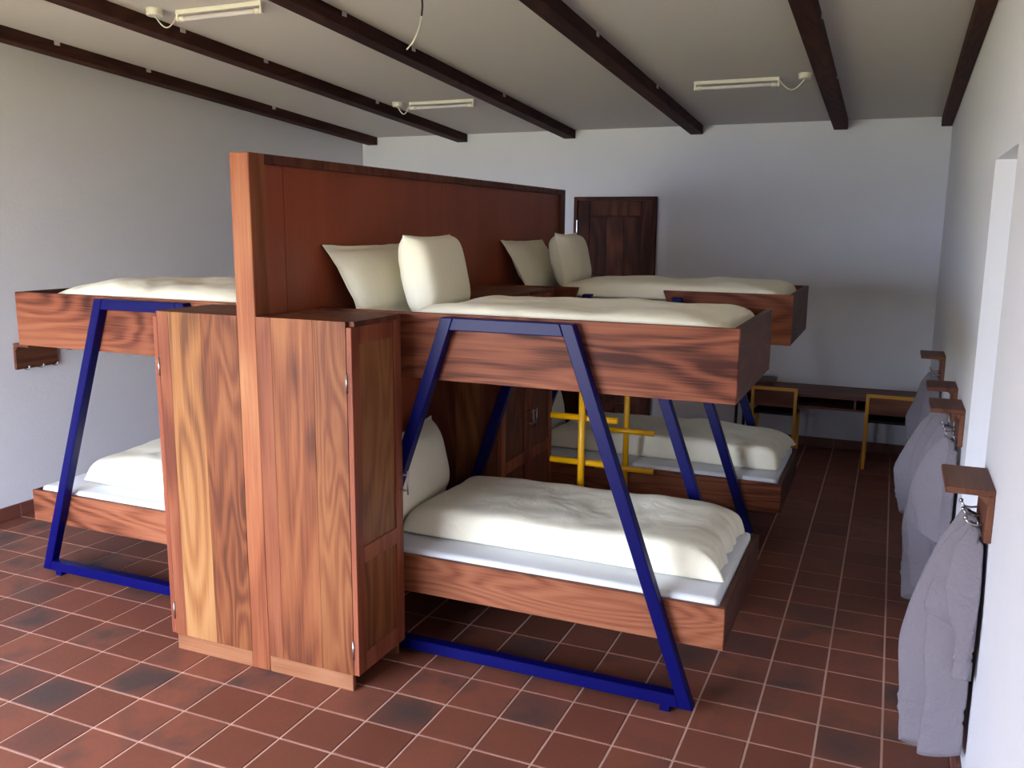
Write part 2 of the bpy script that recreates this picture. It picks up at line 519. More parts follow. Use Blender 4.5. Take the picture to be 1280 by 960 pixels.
# ceiling: a sloping slab
poly = [(YF-TH, ceil_z(YF-TH)), (YB+TH, ceil_z(YB+TH)), (YB+TH, ceil_z(YB+TH)+0.16), (YF-TH, ceil_z(YF-TH)+0.16)]
struct('ceiling', prism(poly, 0, XL-TH, XR+TH), M_CEIL)['label'] = 'pale sloping ceiling between dark beams'
# grass outside
struct('ground_outside', box(-14, 14, -22, YF-TH-0.02, -0.35, -0.15, 0), M_GRASS)['label'] = 'grass outside the window'

# doorway in the right wall: a closed white leaf at the outer side
door2 = struct('door_2', box(XR+TH-0.045, XR+TH-0.005, DY0+0.002, DY1-0.002, 0.0, DZ-0.002, 0.002), M_WALL)
door2['label'] = 'white door set deep in the right wall'
obj('door_handle', tube([(XR+TH-0.045, DY0+0.08, 0.95), (XR+TH-0.085, DY0+0.08, 0.95), (XR+TH-0.085, DY0+0.18, 0.95)], 0.008), M_STEEL, door2)

# skirting tiles
def skirting(name, side):
    bm = {'left': box(XL, XL+0.008, YF, YB, 0.0, 0.070, 0), 'right_a': box(XR-0.008, XR, DY1, YB, 0.0, 0.070, 0),
          'right_b': box(XR-0.008, XR, YF, DY0, 0.0, 0.070, 0), 'back': box(XL, XR, YB-0.008, YB, 0.0, 0.070, 0)}[side]
    o = struct(name, bm, M_GROUT)
    mesh = None
    def put(cx, cy, along_y):
        nonlocal mesh
        if mesh is None:
            L2 = PITCH_T/2-0.0012
            t = box(cx-0.007, cx+0.007, cy-L2, cy+L2, 0.001, 0.075, 0.002) if along_y else box(cx-L2, cx+L2, cy-0.007, cy+0.007, 0.001, 0.075, 0.002)
            q = obj('tile', t, M_SKIRT, o, origin=(cx, cy, 0.038)); mesh = q.data
        else:
            q = bpy.data.objects.new('tile', mesh); COL.objects.link(q); q.parent = o
            q.location = Vector((cx, cy, 0.038)) - Vector(o.location)
    if side == 'back':
        for k in range(0, 13): put((k+0.5)*PITCH_T, YB-0.007, False)
    else:
        x = XL+0.007 if side == 'left' else XR-0.007
        lo, hi = {'left': (0.4, 2.2), 'right_a': (DY1, YB), 'right_b': (-0.6, DY0)}[side]
        y = lo
        while y + PITCH_T <= hi+1e-6:
            put(x, y+PITCH_T/2, True); y += PITCH_T
    return o
skirting('baseboard_left', 'left')['label'] = 'brown tile skirting along the left wall'
skirting('baseboard_back', 'back')['label'] = 'dark brown tile skirting along the back wall'
skirting('baseboard_right', 'right_a')['label'] = 'brown tile skirting of the right wall beyond the doorway'
skirting('baseboard_right_near', 'right_b')['label'] = 'brown tile skirting of the right wall before the doorway'

# back door
DX0, DX1, DT = -0.111, 0.572, 1.885
d1 = struct('door_1', box(DX0+0.05, DX1-0.05, YB-0.02, YB-0.002, 0.0, DT-0.05, 0.001), W_BACKDOOR)
d1['label'] = 'dark brown panelled timber door in the back wall'
for a, b_, z0, z1, nm in ((DX0, DX0+0.03, 0, DT, 'jamb'), (DX1-0.03, DX1, 0, DT, 'jamb'), (DX0+0.03, DX1-0.03, DT-0.03, DT, 'head'),
                          (DX0+0.032, DX0+0.13, 0.01, DT-0.032, 'stile'), (DX1-0.12, DX1-0.032, 0.01, DT-0.032, 'stile'),
                          (DX0+0.131, DX1-0.121, DT-0.15, DT-0.032, 'top_rail'), (DX0+0.131, DX1-0.121, 0.01, 0.2, 'bottom_rail'), (DX0+0.131, DX1-0.121, 0.9, 1.02, 'middle_rail')):
    fr = nm in ('jamb', 'head')
    obj(nm, box(a, b_, YB-(0.05 if fr else 0.036), YB-0.003, z0, z1, 0.003), W_BACKDOOR, d1)
nb = 3
for z0, z1 in ((0.21, 0.89), (1.03, DT-0.16)):
    for k in range(nb):
        w = (DX1-0.121-DX0-0.131)/nb
        obj('board', box(DX0+0.131+k*w+0.0004, DX0+0.131+(k+1)*w-0.0004, YB-0.028, YB-0.019, z0, z1, 0.002), W_BACKDOOR, d1)
obj('hinge', box(DX0+0.026, DX0+0.036, YB-0.058, YB-0.048, 1.60, 1.70, 0.001), M_STEEL, d1)

# ceiling beams
beams = [(-2.083, -1.988), (-1.192, -1.097), (-0.22, -0.125), (0.807, 0.902), (1.845, 1.940), (2.545, 2.614)]
beam_lab = ['dark ceiling beam along the left wall', 'dark ceiling beam second from the left wall', 'dark ceiling beam above the wooden partition',
            'dark ceiling beam ending above the right half of the back door side', 'dark ceiling beam right of the far right fluorescent lamp', 'dark ceiling beam along the right wall']
beam_lab[3] = 'dark ceiling beam left of the far right fluorescent lamp'
for (x0, x1), lb in zip(beams, beam_lab):
    y0, y1 = YF+0.0, YB-0.001
    D = 0.066
    poly = [(y0, ceil_z(y0)-D), (y1, ceil_z(y1)-D), (y1, ceil_z(y1)+0.02), (y0, ceil_z(y0)+0.02)]
    o = obj('ceiling_beam', prism(poly, 0, x0, x1, 0.003), M_BEAM)
    tag(o, lb, 'beam', 'roof beams')
    for yy in (1.35, 2.0, 3.2):
        z = ceil_z(yy)
        obj('plaster_dab', box(x1-0.002, x1+0.004, yy, yy+0.035, z-0.022, z+0.003, 0.001), M_CEIL, o)

# ------------------------------------------------------------------ partition with post
XM = 0.254                    # centre plane of the sleeping block
PX0, PX1, PY0, PY1, PZ = 0.212, 0.294, 0.142, 3.282, 1.883
part = thing('partition', 'tall reddish wooden partition standing between the bunk beds', 'partition', (XM, 1.71, 0))
obj('end_post', box(PX0, PX1, PY0, PY0+0.085, 0.0, PZ, 0.003), W_POST, part)
obj('far_post', box(PX0, PX1, PY1-0.085, PY1, 0.0, PZ, 0.003), W_DARKV, part)
obj('top_rail', box(PX0, PX1, PY0+0.085, PY1-0.085, PZ-0.035, PZ, 0.003), W_DARKV, part)
ys = [PY0+0.085, PY0+0.20, PY0+1.42, PY1-0.085]
for a, b_ in zip(ys[:-1], ys[1:]):
    obj('panel', box(PX0+0.014, PX1-0.014, a+0.0015, b_-0.0015, 0.05, PZ-0.035, 0.001), W_PLY, part)
obj('bottom_rail', box(PX0+0.005, PX1-0.005, PY0+0.085, PY1-0.085, 0.0, 0.05, 0.003), W_DARKV, part)

# ------------------------------------------------------------------ lockers
LZ, LW, LDOOR = 1.327, 0.686-PX1, 0.021
def MX(x, s): return x if s > 0 else 2*XM - x
def handle_bm(x, y, z, s, ln=0.09):
    bm = tube([(x+s*0.034, y, z-ln/2), (x+s*0.034, y, z+ln/2)], 0.0045, 8)
    for dz in (-0.03, 0.03):
        tube([(x, y, z+dz), (x+s*0.034, y, z+dz)], 0.0035, 8, bm=bm)
    return bm
def locker(s, y0, y1, label, handle_far, fronts, doorw, hz, group='lockers of the sleeping block'):
    X = lambda x: MX(x, s)
    x0, x1 = PX1+0.001, 0.686
    xd = x1-LDOOR
    t = thing('locker', label, 'locker', ((X(x0)+X(x1))/2, (y0+y1)/2, 0), group)
    # plinth, carcass
    obj('plinth', box(X(x0), X(xd-0.006), y0+0.001, y0+0.02, 0.0, 0.062, 0.002), W_PLINTH, t)
    obj('plinth', box(X(x0), X(xd-0.006), y1-0.02, y1-0.001, 0.0, 0.062, 0.002), W_PLINTH, t)
    obj('bottom', box(X(x0), X(xd), y0+0.018, y1-0.018, 0.062, 0.08, 0.001), W_DARKV, t)
    obj('back', box(X(x0), X(x0+0.012), y0+0.018, y1-0.018, 0.08, LZ-0.018, 0.001), W_DARKV, t)
    obj('top', box(X(x0), X(x1), y0+0.018, y1, LZ-0.018, LZ, 0.001), W_DARKV, t)
    obj('side_panel', box(X(x0), X(xd-0.001), y1-0.018, y1, 0.0625, LZ-0.0185, 0.001), W_DARKV, t)
    # near side of glued boards
    for (a, b_, mt) in fronts:
        xa, xb = x0+(xd-x0-0.001)*a, x0+(xd-x0-0.001)*b_
        obj('board', box(X(xa+0.0003), X(xb-0.0003), y0, y0+0.018, 0.0625, LZ, 0.0008), mt, t)
    # framed door facing outwards
    dz0, dz1 = 0.064, LZ-0.019
    door = obj('door', box(X(xd+0.001), X(x1-0.006), y0+0.03, y1-0.03, dz0+0.03, dz1-0.03, 0.001), doorw, t)
    sw = 0.05
    for (a, b_, z0, z1, nm) in ((y0, y0+sw, dz0, dz1, 'stile'), (y1-sw, y1, dz0, dz1, 'stile'), (y0+sw, y1-sw, dz1-0.06, dz1, 'door_rail'),
                                (y0+sw, y1-sw, dz0, dz0+0.07, 'door_rail'), (y0+sw, y1-sw, 0.47, 0.53, 'door_rail')):
        obj(nm, box(X(xd), X(x1), a+0.0005, b_-0.0005, z0, z1, 0.0015), W_STILE, door)
    yh = (y1-0.022) if handle_far else (y0+0.022)
    hd = obj('handle', handle_bm(X(x1), yh, hz, s), M_STEEL, door, smooth=True)
    hd['label'] = 'brushed steel bar handle'
    yn = y0-0.002 if handle_far else y1+0.002
    for z in (1.12, 0.16):
        obj('hinge', tube([(X(xd), yn, z-0.035), (X(xd), yn, z+0.035)], 0.0032, 8), M_STEEL, door)
    return t
locker(1, 0.142, 0.465, 'wooden locker right of the partition post, nearest the viewer', True,
       [(0, .17, W_PINK), (.17, .64, W_REDB), (.64, 1, W_FIG)], W_DOOR, 0.70)
locker(-1, 0.142, 0.465, 'wooden locker left of the post with a yellowish middle board', True,
       [(0, .45, W_FIG), (.45, .86, W_YELL), (.86, 1, W_PINK)], W_DOOR, 0.70)
locker(1, 1.378, 1.712, 'dark wooden locker just behind the front right bunk', True,
       [(0, .4, W_DARKV), (.4, .75, W_DOOR), (.75, 1, W_DARKV)], W_DARKV, 0.70)
locker(1, 1.714, 2.048, 'dark wooden locker beside the far bunk, handle close to its neighbour', False,
       [(0, .4, W_DARKV), (.4, .75, W_DOOR), (.75, 1, W_DARKV)], W_DARKV, 0.70)
locker(1, 2.958, 3.281, 'dark wooden locker at the far end of the partition', False,
       [(0, .5, W_DARKV), (.5, 1, W_DARKV)], W_DARKV, 0.70)

# ------------------------------------------------------------------ bunk beds
UZ0, UZ1, LZ0, LZ1 = 1.085, 1.330, 0.240, 0.388
BX1, RT, TB = 1.888, 0.022, 0.045
def bunk(s, flip, label, ladder_cut=True):
    """s: side of the partition; flip: mirrored in y about the middle lockers."""
    X = lambda x: MX(x, s)
    Y = (lambda y: 3.424-y) if flip else (lambda y: y)
    fy0, ry0, ry1, fy1 = 0.467, 0.512, 1.320, 1.365
    t = thing('bunk_bed', label, 'bunk bed', (X(1.1), Y(0.916), 0), 'bunk beds along the partition')
    bx0 = PX1+0.002
    near = W_RAIL
    # upper tray
    obj('upper_side_rail', box(X(bx0), X(BX1), Y(ry0), Y(ry0+RT), UZ0, UZ1, 0.002), W_RAIL, t)
    # rail on the ladder side has a gap to climb through
    c0, c1, zc = 0.80, 1.255, 1.20
    poly = [(bx0, UZ0), (BX1, UZ0), (BX1, UZ1), (c1, UZ1), (c1+0.045, zc), (c0-0.045, zc), (c0, UZ1), (bx0, UZ1)]
    poly = [(X(a), z) for a, z in poly]
    bm = prism([poly[0], poly[1], poly[4], poly[5]], 1, Y(ry1-RT), Y(ry1))
    for q in ([poly[1], poly[2], poly[3], poly[4]], [poly[0], poly[5], poly[6], poly[7]]):
        tb = prism(q, 1, Y(ry1-RT), Y(ry1)); me = bpy.data.meshes.new('tmp'); tb.to_mesh(me); tb.free(); bm.from_mesh(me); bpy.data.meshes.remove(me)
    obj('ladder_side_rail', bm, W_RAIL, t)
    obj('upper_end_rail', box(X(BX1-RT), X(BX1), Y(ry0+RT), Y(ry1-RT), UZ0, UZ1, 0.002), W_ENDR, t)
    obj('upper_base', box(X(bx0), X(BX1-RT), Y(ry0+RT), Y(ry1-RT), 1.215, 1.2745, 0.001), M_SHEET, t)
    # lower tray
    for a in (ry0, ry1-RT):
        obj('lower_side_rail', box(X(bx0), X(BX1), Y(a), Y(a+RT), LZ0, LZ1, 0.002), W_RAIL2, t)
    obj('lower_end_rail', box(X(BX1-RT), X(BX1), Y(ry0+RT), Y(ry1-RT), LZ0, LZ1, 0.002), W_ENDR, t)
    obj('lower_base', box(X(bx0), X(BX1-RT), Y(ry0+RT), Y(ry1-RT), 0.262, 0.28, 0.001), W_DARKV, t)
    # steel trapezoid frames
    top0, top1, bot0, bot1, zt_, zb = 0.848, 1.345, 0.388, 1.806, 1.322, 0.022
    k = (bot1-top1)/(zt_-zb)
    w = TB*math.sqrt(1+k*k)
    for (a, b_, closed) in ((fy0, ry0-0.0005, True), (ry1+0.0005, fy1, False)):
        zl = zt_ if closed else 1.300
        def at(z): return (zt_-z)*k
        legs = []
        for sg in (-1, 1):
            xo = (lambda z: top1+at(z)) if sg > 0 else (lambda z: top0-at(z))
            poly = [(X(xo(zb)), zb), (X(xo(zl)), zl), (X(xo(zl)-sg*w), zl), (X(xo(zb)-sg*w), zb)]
            lg = obj('leg', prism(poly, 1, Y(a), Y(b_), 0.003), M_BLUE, t)
        xi = lambda z, sg: (top1+at(z)-w) if sg > 0 else (top0-at(z)+w)
        z0, z1 = zb, zb+TB
        obj('bottom_bar', prism([(X(xi(z0, -1)), z0), (X(xi(z1, -1)), z1), (X(xi(z1, 1)), z1), (X(xi(z0, 1)), z0)], 1, Y(a), Y(b_), 0.003), M_BLUE, t)
        if closed:
            z0, z1 = zt_-TB, zt_
            obj('top_bar', prism([(X(xi(z0, -1)), z0), (X(xi(z1, -1)), z1), (X(xi(z1, 1)), z1), (X(xi(z0, 1)), z0)], 1, Y(a), Y(b_), 0.003), M_BLUE, t)
        for xf in (0.47, 1.69):
            obj('foot', box(X(xf), X(xf+0.036), Y(a+0.003), Y(b_-0.003), 0.0, zb+0.001, 0.002), M_BLUE, t)
    # ladder: one pole with short cross rungs
    yl = ry1+0.024
    pole = obj('ladder_pole', tube([(X(1.092), Y(yl), 0.03), (X(1.092), Y(yl), 1.22)], 0.0155, 14), M_YELLOW, t)
    for z in (0.19, 0.392, 0.595, 0.80, 1.0):
        obj('rung', tube([(X(0.936), Y(yl+0.026), z), (X(1.25), Y(yl+0.026), z)], 0.0145, 14), M_YELLOW, pole)
    return t
bunk(1, False, 'wooden bunk bed with blue steel frame, front right of the partition')
bunk(1, True, 'wooden bunk bed with blue steel frame, far right behind the nearest bunk')
bunk(-1, False, 'wooden bunk bed with blue steel frame, left of the partition')

# ------------------------------------------------------------------ bedding
def cushion(L, W, T, n=(28, 22), ex=2.6, flange=0.0, seed=0, amp=0.006, freq=6.0, ruffle=0.0, flat=0.0, pinch=0.05, pw=0.55):
    """A stuffed bag lying in xy: soft edges, optional flat flange, noise creases. flat: share of the underside left flat."""
    bm = bmesh.new()
    nx, ny = n
    sv = Vector((seed*3.17, seed*1.71, seed*0.77))
    def pos(i, j, sg):
        u, v = -1+2*i/nx, -1+2*j/ny
        u = math.sin(u*math.pi/2)*0.35+u*0.65; v = math.sin(v*math.pi/2)*0.35+v*0.65
        fu, fv = 1-flange/(L/2), 1-flange/(W/2)
        a, b_ = min(1, abs(u)/fu), min(1, abs(v)/fv)
        h = max(0.0, (1-a**ex))**pw*max(0.0, (1-b_**ex))**pw
        x = u*L/2*(1-pinch*(1-abs(v)**2)*abs(u)**6*0.6) ; y = v*W/2*(1-pinch*(1-u*u)*abs(v)**6)
        if ruffle and u > 0.8:
            x += ruffle*noise.noise(Vector((3.0, y*22, seed)))*(u-0.8)*5
        nz = noise.noise(Vector((x*freq, y*freq, sg*1.3))+sv)*amp*1.6 + noise.noise(Vector((x*freq*2.7, y*freq*2.7, sg))+sv)*amp*0.7
        edge = h**0.3 if h > 0 else 0.0
        if sg > 0: z = T/2*h*(1+flat) + nz*edge
        else: z = -T/2*h*(1-flat)
        z += 0.002*sg + (noise.noise(Vector((x*18, y*18, 5.0))+sv)*0.006*(1-edge) if flange else 0)
        return Vector((x, y, z))
    top = [[bm.verts.new(pos(i, j, 1)) for j in range(ny+1)] for i in range(nx+1)]
    bot = [[bm.verts.new(pos(i, j, -1)) for j in range(ny+1)] for i in range(nx+1)]
    for i in range(nx):
        for j in range(ny):
            bm.faces.new([top[i][j], top[i+1][j], top[i+1][j+1], top[i][j+1]])
            bm.faces.new([bot[i][j], bot[i][j+1], bot[i+1][j+1], bot[i+1][j]])
    for i in range(nx):
        bm.faces.new([top[i][0], bot[i][0], bot[i+1][0], top[i+1][0]])
        bm.faces.new([top[i+1][ny], bot[i+1][ny], bot[i][ny], top[i][ny]])
    for j in range(ny):
        bm.faces.new([top[0][j+1], bot[0][j+1], bot[0][j], top[0][j]])
        bm.faces.new([top[nx][j], bot[nx][j], bot[nx][j+1], top[nx][j+1]])
    for f in bm.faces: f.smooth = True
    return bm

def soft(name, bm, mat, mtx, label, cat, group, subd=1):
    bm.transform(mtx)
    o = obj(name, bm, mat)
    if subd:
        md = o.modifiers.new('subdivision', 'SUBSURF'); md.levels = subd; md.render_levels = subd
    return tag(o, label, cat, group)

def place(loc, rx=0, ry=0, rz=0):
    return Matrix.Translation(loc) @ Matrix.Rotation(rz, 4, 'Z') @ Matrix.Rotation(ry, 4, 'Y') @ Matrix.Rotation(rx, 4, 'X')

def mattress(s, y0, y1, z0, z1, label):
    x0, x1 = MX(PX1+0.005, s), MX(BX1-RT-0.004, s)
    if x0 > x1: x0, x1 = x1, x0
    bm = bmesh.new(); quad_box(bm, x0, x1, y0, y1, z0, z1)
    bmesh.ops.bevel(bm, geom=list(bm.edges), offset=min(0.025, (z1-z0)*0.35), segments=3, affect='EDGES', profile=0.6)
    for f in bm.faces: f.smooth = True
    o = obj('mattress', bm, M_SHEET)
    return tag(o, label, 'mattress', 'sheeted mattresses')
IN0, IN1 = 0.537, 1.295
mattress(1, IN0, IN1, 0.281, 0.405, 'white sheeted mattress on the lower front right bunk')
mattress(1, 3.424-IN1, 3.424-IN0, 0.281, 0.405, 'white sheeted mattress on the lower far right bunk')
mattress(-1, IN0, IN1, 0.281, 0.405, 'white sheeted mattress on the lower left bunk')

G_D = 'cream duvets'
def duvet(x0, x1, y0, y1, z, T, seed, label, **kw):
    L, W = abs(x1-x0), abs(y1-y0)
    bm = cushion(L, W, T, n=(56, 26), ex=kw.pop('ex', 5.0), seed=seed, amp=kw.pop('amp', 0.010), freq=kw.pop('freq', 4.0), flat=0.75, pinch=0.03, **kw)
    return soft('duvet', bm, M_DUVET, place(((x0+x1)/2, (y0+y1)/2, z+T*0.125+0.003)), label, 'duvet', G_D, 1)
duvet(0.66, BX1-RT-0.03, IN0-0.002, IN1, 1.275, 0.074, 1, 'cream duvet on the upper front right bunk', amp=0.008, ex=9.0, pw=0.4)
duvet(0.66, BX1-RT-0.03, 3.424-IN1, 3.424-IN0, 1.275, 0.084, 2, 'cream duvet on the upper far right bunk', ex=9.0, pw=0.4)
duvet(MX(0.50, -1), MX(1.74, -1), IN0-0.002, IN1, 1.275, 0.100, 3, 'cream duvet on the upper left bunk', amp=0.014, ex=7.0, pw=0.5)
duvet(0.555, BX1-RT-0.03, 0.66, 1.27, 0.405, 0.120, 4, 'folded cream duvet on the lower front right bunk', ruffle=0.06, amp=0.009, ex=13.0, pw=0.42, freq=3.5)
duvet(0.56, BX1-RT-0.01, 2.25, 2.86, 0.405, 0.120, 5, 'folded cream duvet on the lower far right bunk', ruffle=0.06, amp=0.009, ex=13.0, pw=0.42, freq=3.5)
duvet(-1.19, 0.1, 0.64, 1.25, 0.405, 0.150, 6, 'folded cream duvet on the lower left bunk', amp=0.012, ex=8.0, pw=0.45)

G_P = 'cream pillows'
def pillow(loc, L, W, T, rx, ry, rz, seed, label, flange=0.022, ex=2.2, pw=0.55):
    bm = cushion(L, W, T, n=(26, 22), ex=ex, pw=pw, flange=flange, seed=seed, amp=0.010, freq=7.0, pinch=0.10)
    return soft('pillow', bm, M_DUVET, place(loc, rx, ry, rz), label, 'pillow', G_P, 1)
R = math.radians
# pillow local: x = height up the headboard, y = along the bed's width; tilted by ry
pillow((0.392, 0.835, 1.425), 0.34, 0.58, 0.10, 0, R(-122), R(-3), 11, 'cream flanged pillow leaning on the partition above the front locker', ex=2.8, flange=0.03)
pillow((0.582, 0.93, 1.447), 0.33, 0.47, 0.165, 0, R(-102), R(4), 12, 'plump cream pillow standing in front of another, upper front bunk', flange=0.006, ex=4.5, pw=0.5)
pillow((0.392, 2.525, 1.425), 0.34, 0.58, 0.10, 0, R(-122), R(-3), 13, 'cream pillow leaning on the partition, upper far bunk', ex=2.8)
pillow((0.582, 2.60, 1.45), 0.33, 0.47, 0.165, 0, R(-102), R(4), 14, 'plump cream pillow standing in front, upper far bunk', flange=0.012, ex=4.0, pw=0.5)
pillow((0.46, 0.93, 0.60), 0.36, 0.62, 0.19, 0, R(-102), R(6), 15, 'cream pillow propped up at the head of the lower front right bunk', flange=0.012, ex=3.5)
pillow((0.47, 2.45, 0.62), 0.40, 0.60, 0.16, 0, R(-106), R(0), 16, 'cream pillow propped up at the head of the lower far right bunk')

# ------------------------------------------------------------------ desk and chairs at the back wall
desk = thing('desk', 'long dark wooden wall desk with open compartments at the back wall', 'desk', (1.96, 4.42, 0))
KX0, KX1, KY0, KY1, KZ = 1.31, XR-0.002, 4.19, YB-0.002, 0.482
obj('desk_top', box(KX0, KX1, KY0, KY1, KZ-0.018, KZ, 0.002), W_DESK, desk)
obj('lower_board', box(KX0, KX1, KY0+0.003, KY1, KZ-0.098, KZ-0.084, 0.002), W_DESK, desk)
for x in (KX0, 1.74, 2.135, KX1-0.016):
    obj('divider', box(x, x+0.016, KY0+0.003, KY1, KZ-0.084, KZ-0.018, 0.001), W_DESK, desk)
obj('back_board', box(KX0+0.016, KX1-0.016, KY1-0.012, KY1-0.001, KZ-0.084, KZ-0.018, 0.001), W_DARKV, desk)
for (x, y) in ((1.318, 4.21), (1.318, 4.6)):
    obj('leg', box(x, x+0.02, y, y+0.02, 0.0, KZ-0.098, 0.001), M_BLACKM, desk)
obj('leg_bar', box(1.318, 1.338, 4.23, 4.6, 0.03, 0.05, 0.001), M_BLACKM, desk)
bk = thing('box_file', 'grey brown closed box lying on the desk behind the far bunk', 'box', (1.46, 4.52, KZ))
obj('tray', box(1.36, 1.56, 4.44, 4.60, KZ, KZ+0.03, 0.002), W_DESK, bk)
obj('lid', box(1.355, 1.565, 4.435, 4.605, KZ+0.03, KZ+0.048, 0.003), plain('grey_card', (110, 100, 96), 0.7), bk)

def sq_tube(a, b_, w=0.022):
    a, b_ = Vector(a), Vector(b_)
    d = (b_-a).normalized()
    side = Vector((1, 0, 0)) if abs(d.x) < 0.9 else Vector((0, 1, 0))
    u = side - d*side.dot(d); u.normalize(); v = d.cross(u)
    bm = bmesh.new()
    h = w/2
    q = [(-h, -h), (h, -h), (h, h), (-h, h)]
    v0 = [bm.verts.new(a+u*p+v*r) for p, r in q]; v1 = [bm.verts.new(b_+u*p+v*r) for p, r in q]
    bm.faces.new(v0); bm.faces.new(list(reversed(v1)))
    for i in range(4):
        bm.faces.new([v0[i], v1[i], v1[(i+1) % 4], v0[(i+1) % 4]])
    bmesh.ops.recalc_face_normals(bm, faces=bm.faces)
    return bm
def chair(x0, x1, yb, label, rz=0.0):
    t = thing('chair', label, 'chair', ((x0+x1)/2, yb+0.16, 0), 'yellow school chairs at the desk')
    h, top, sz = 0.011, 0.527, 0.300
    yf = yb+0.31
    for x in (x0+h, x1-h):
        obj('back_leg', sq_tube((x, yb, 0), (x, yb+0.012, top-0.011)), M_CHAIRY, t)
        obj('front_leg', sq_tube((x, yf, 0), (x, yf-0.01, sz+0.02)), M_CHAIRY, t)
        obj('seat_bar', sq_tube((x, yb+0.01, sz+0.012), (x, yf, sz+0.012)), M_CHAIRY, t)
    obj('top_bar', sq_tube((x0, yb+0.012, top-0.011), (x1, yb+0.012, top-0.011)), M_CHAIRY, t)
    obj('backrest', box(x0+2*h+0.001, x1-2*h-0.001, yb+0.004, yb+0.018, 0.388, top-0.023, 0.002), W_CHAIR, t)
    obj('seat', box(x0+2*h-0.004, x1-2*h+0.004, yb+0.03, yf+0.02, sz+0.024, sz+0.044, 0.003), M_SEATB, t)
    return t
chair(1.443, 1.761, 4.13-0.01, 'yellow framed chair with wooden back beside the far bunk foot')
chair(2.213, 2.537, 4.13-0.01, 'yellow framed chair with wooden back near the right wall')

# ------------------------------------------------------------------ hook shelves and towels
def hook_shelf(wx, s, y0, y1, zt_, label, hooks=3, drop=0.108):
    """L-shaped shelf; s = direction it sticks out from the wall."""
    t = thing('hook_shelf', label, 'hook shelf', (wx+s*0.06, (y0+y1)/2, zt_-0.15), 'wooden hook shelves on the walls')
    th = 0.018
    obj('back_plate', box(wx+s*0.0005, wx+s*th, y0, y1, zt_-0.148, zt_-th, 0.002), W_SHELF, t)
    obj('shelf_board', box(wx+s*0.0005, wx+s*0.122, y0, y1, zt_-th, zt_, 0.002), W_SHELF, t)
    for y in (y0, y1-0.016):
        poly = [(wx+s*th, zt_-th), (wx+s*(th+0.022), zt_-th), (wx+s*th, zt_-th-0.024)]
        obj('gusset', prism(poly, 1, y, y+0.016), W_SHELF, t)
    for k in range(hooks):
        y = y0 + (y1-y0)*(0.16+0.34*k)
        z = zt_-drop
        hk = obj('hook', tube([(wx+s*th, y, z), (wx+s*(th+0.02), y, z-0.004), (wx+s*(th+0.036), y, z-0.002), (wx+s*(th+0.046), y, z+0.012)], 0.003, 8), M_STEEL, t, smooth=True)
        obj('hook_tip', lathe([(0.0005, -0.0065), (0.005, -0.004), (0.0065, 0), (0.005, 0.004), (0.0005, 0.0065)], (wx+s*(th+0.046), y, z+0.014), 10), M_STEEL, hk, smooth=True)
    return t
hook_shelf(XR, -1, 0.285, 0.540, 0.956, 'wooden hook shelf on the right wall nearest the viewer')
hook_shelf(XR, -1, 1.440, 1.680, 0.958, 'wooden hook shelf on the right wall just past the doorway')
hook_shelf(XR, -1, 1.905, 2.110, 0.966, 'wooden hook shelf on the right wall, third from the viewer')
hook_shelf(XR, -1, 2.955, 3.190, 0.968, 'wooden hook shelf on the right wall farthest from the viewer')
hook_shelf(XL, 1, 1.055, 1.325, 0.982, 'dark wooden hook shelf on the left wall below the upper bunk', drop=0.146)
tag(obj('wall_batten', box(XL+0.0005, XL+0.03, 1.40, 1.80, 0.905, 0.935, 0.002), W_DARKV), 'thin dark batten on the left wall beyond the hook shelf', 'batten')

def towel_bm(yc, z0, z1, wx, out_top, out_mid, w_bot, seed, nf=2.3, skew=0.0, hem=0.04, out_bot=None, layers=1):
    """Cloth gathered at a hook near the right wall, falling in a flattened, folded cone."""
    bm = bmesh.new()
    ns, nt_ = 72, 56
    out_bot = out_mid*0.75 if out_bot is None else out_bot
    rows = []
    for j in range(nt_+1):
        t = j/nt_
        sp = min(1.0, (t/0.55))**0.75
        if t < 0.6: om = out_top + (out_mid-out_top)*math.sin(t/0.6*math.pi/2)
        else: om = out_mid + (out_bot-out_mid)*((t-0.6)/0.4)
        row = []
        for i in range(ns+1):
            s = -1+2*i/ns
            # across: an arc that leaves the wall, comes out to om and goes back
            a = (s+1)/2*math.pi
            y = yc + skew*t - math.cos(a)*w_bot/2*(0.12+0.88*sp)
            d = 0.014 + (om-0.014)*(math.sin(a)**0.7)
            ph = nf*a*2+seed*1.7+t*1.6+1.5*noise.noise(Vector((s*1.3, t*2.0, seed)))
            fold = 0.75*math.cos(ph) + 0.3*math.cos(2*ph+1.0) + 0.5*noise.noise(Vector((s*2.6, t*1.8, seed)))
            d += 0.055*(0.3+0.7*sp)*fold*math.sin(a)**0.5*min(1, t*6+0.25)
            y += 0.024*sp*math.cos(ph)*math.sin(a)
            for tb in (0.80, 0.83, 0.86): d += 0.006*math.exp(-((t-tb)/0.009)**2)
            z = z0 - t*(z0-z1) + hem*t*noise.noise(Vector((s*1.6, 0.3, seed*2.3)))*2.0 - 0.02*(1-math.sin(a))*(1-t)
            d = max(d, 0.027 if z > 0.79 else 0.010)
            row.append(bm.verts.new((wx-d, y, z)))
        rows.append(row)
    for j in range(nt_):
        for i in range(ns):
            f = bm.faces.new([rows[j][i], rows[j][i+1], rows[j+1][i+1], rows[j+1][i]]); f.smooth = True
    bmesh.ops.recalc_face_normals(bm, faces=bm.faces)
    return bm
def towel(parts, label, loc):
    t = thing('hanging_towel', label, 'towel', loc, 'grey towels on the hooks')
    for nm, kw in parts:
        o = obj(nm, towel_bm(**kw), M_TOWEL, t, smooth=True)
        md = o.modifiers.new('thickness', 'SOLIDIFY'); md.thickness = 0.006; md.offset = 0
    return t
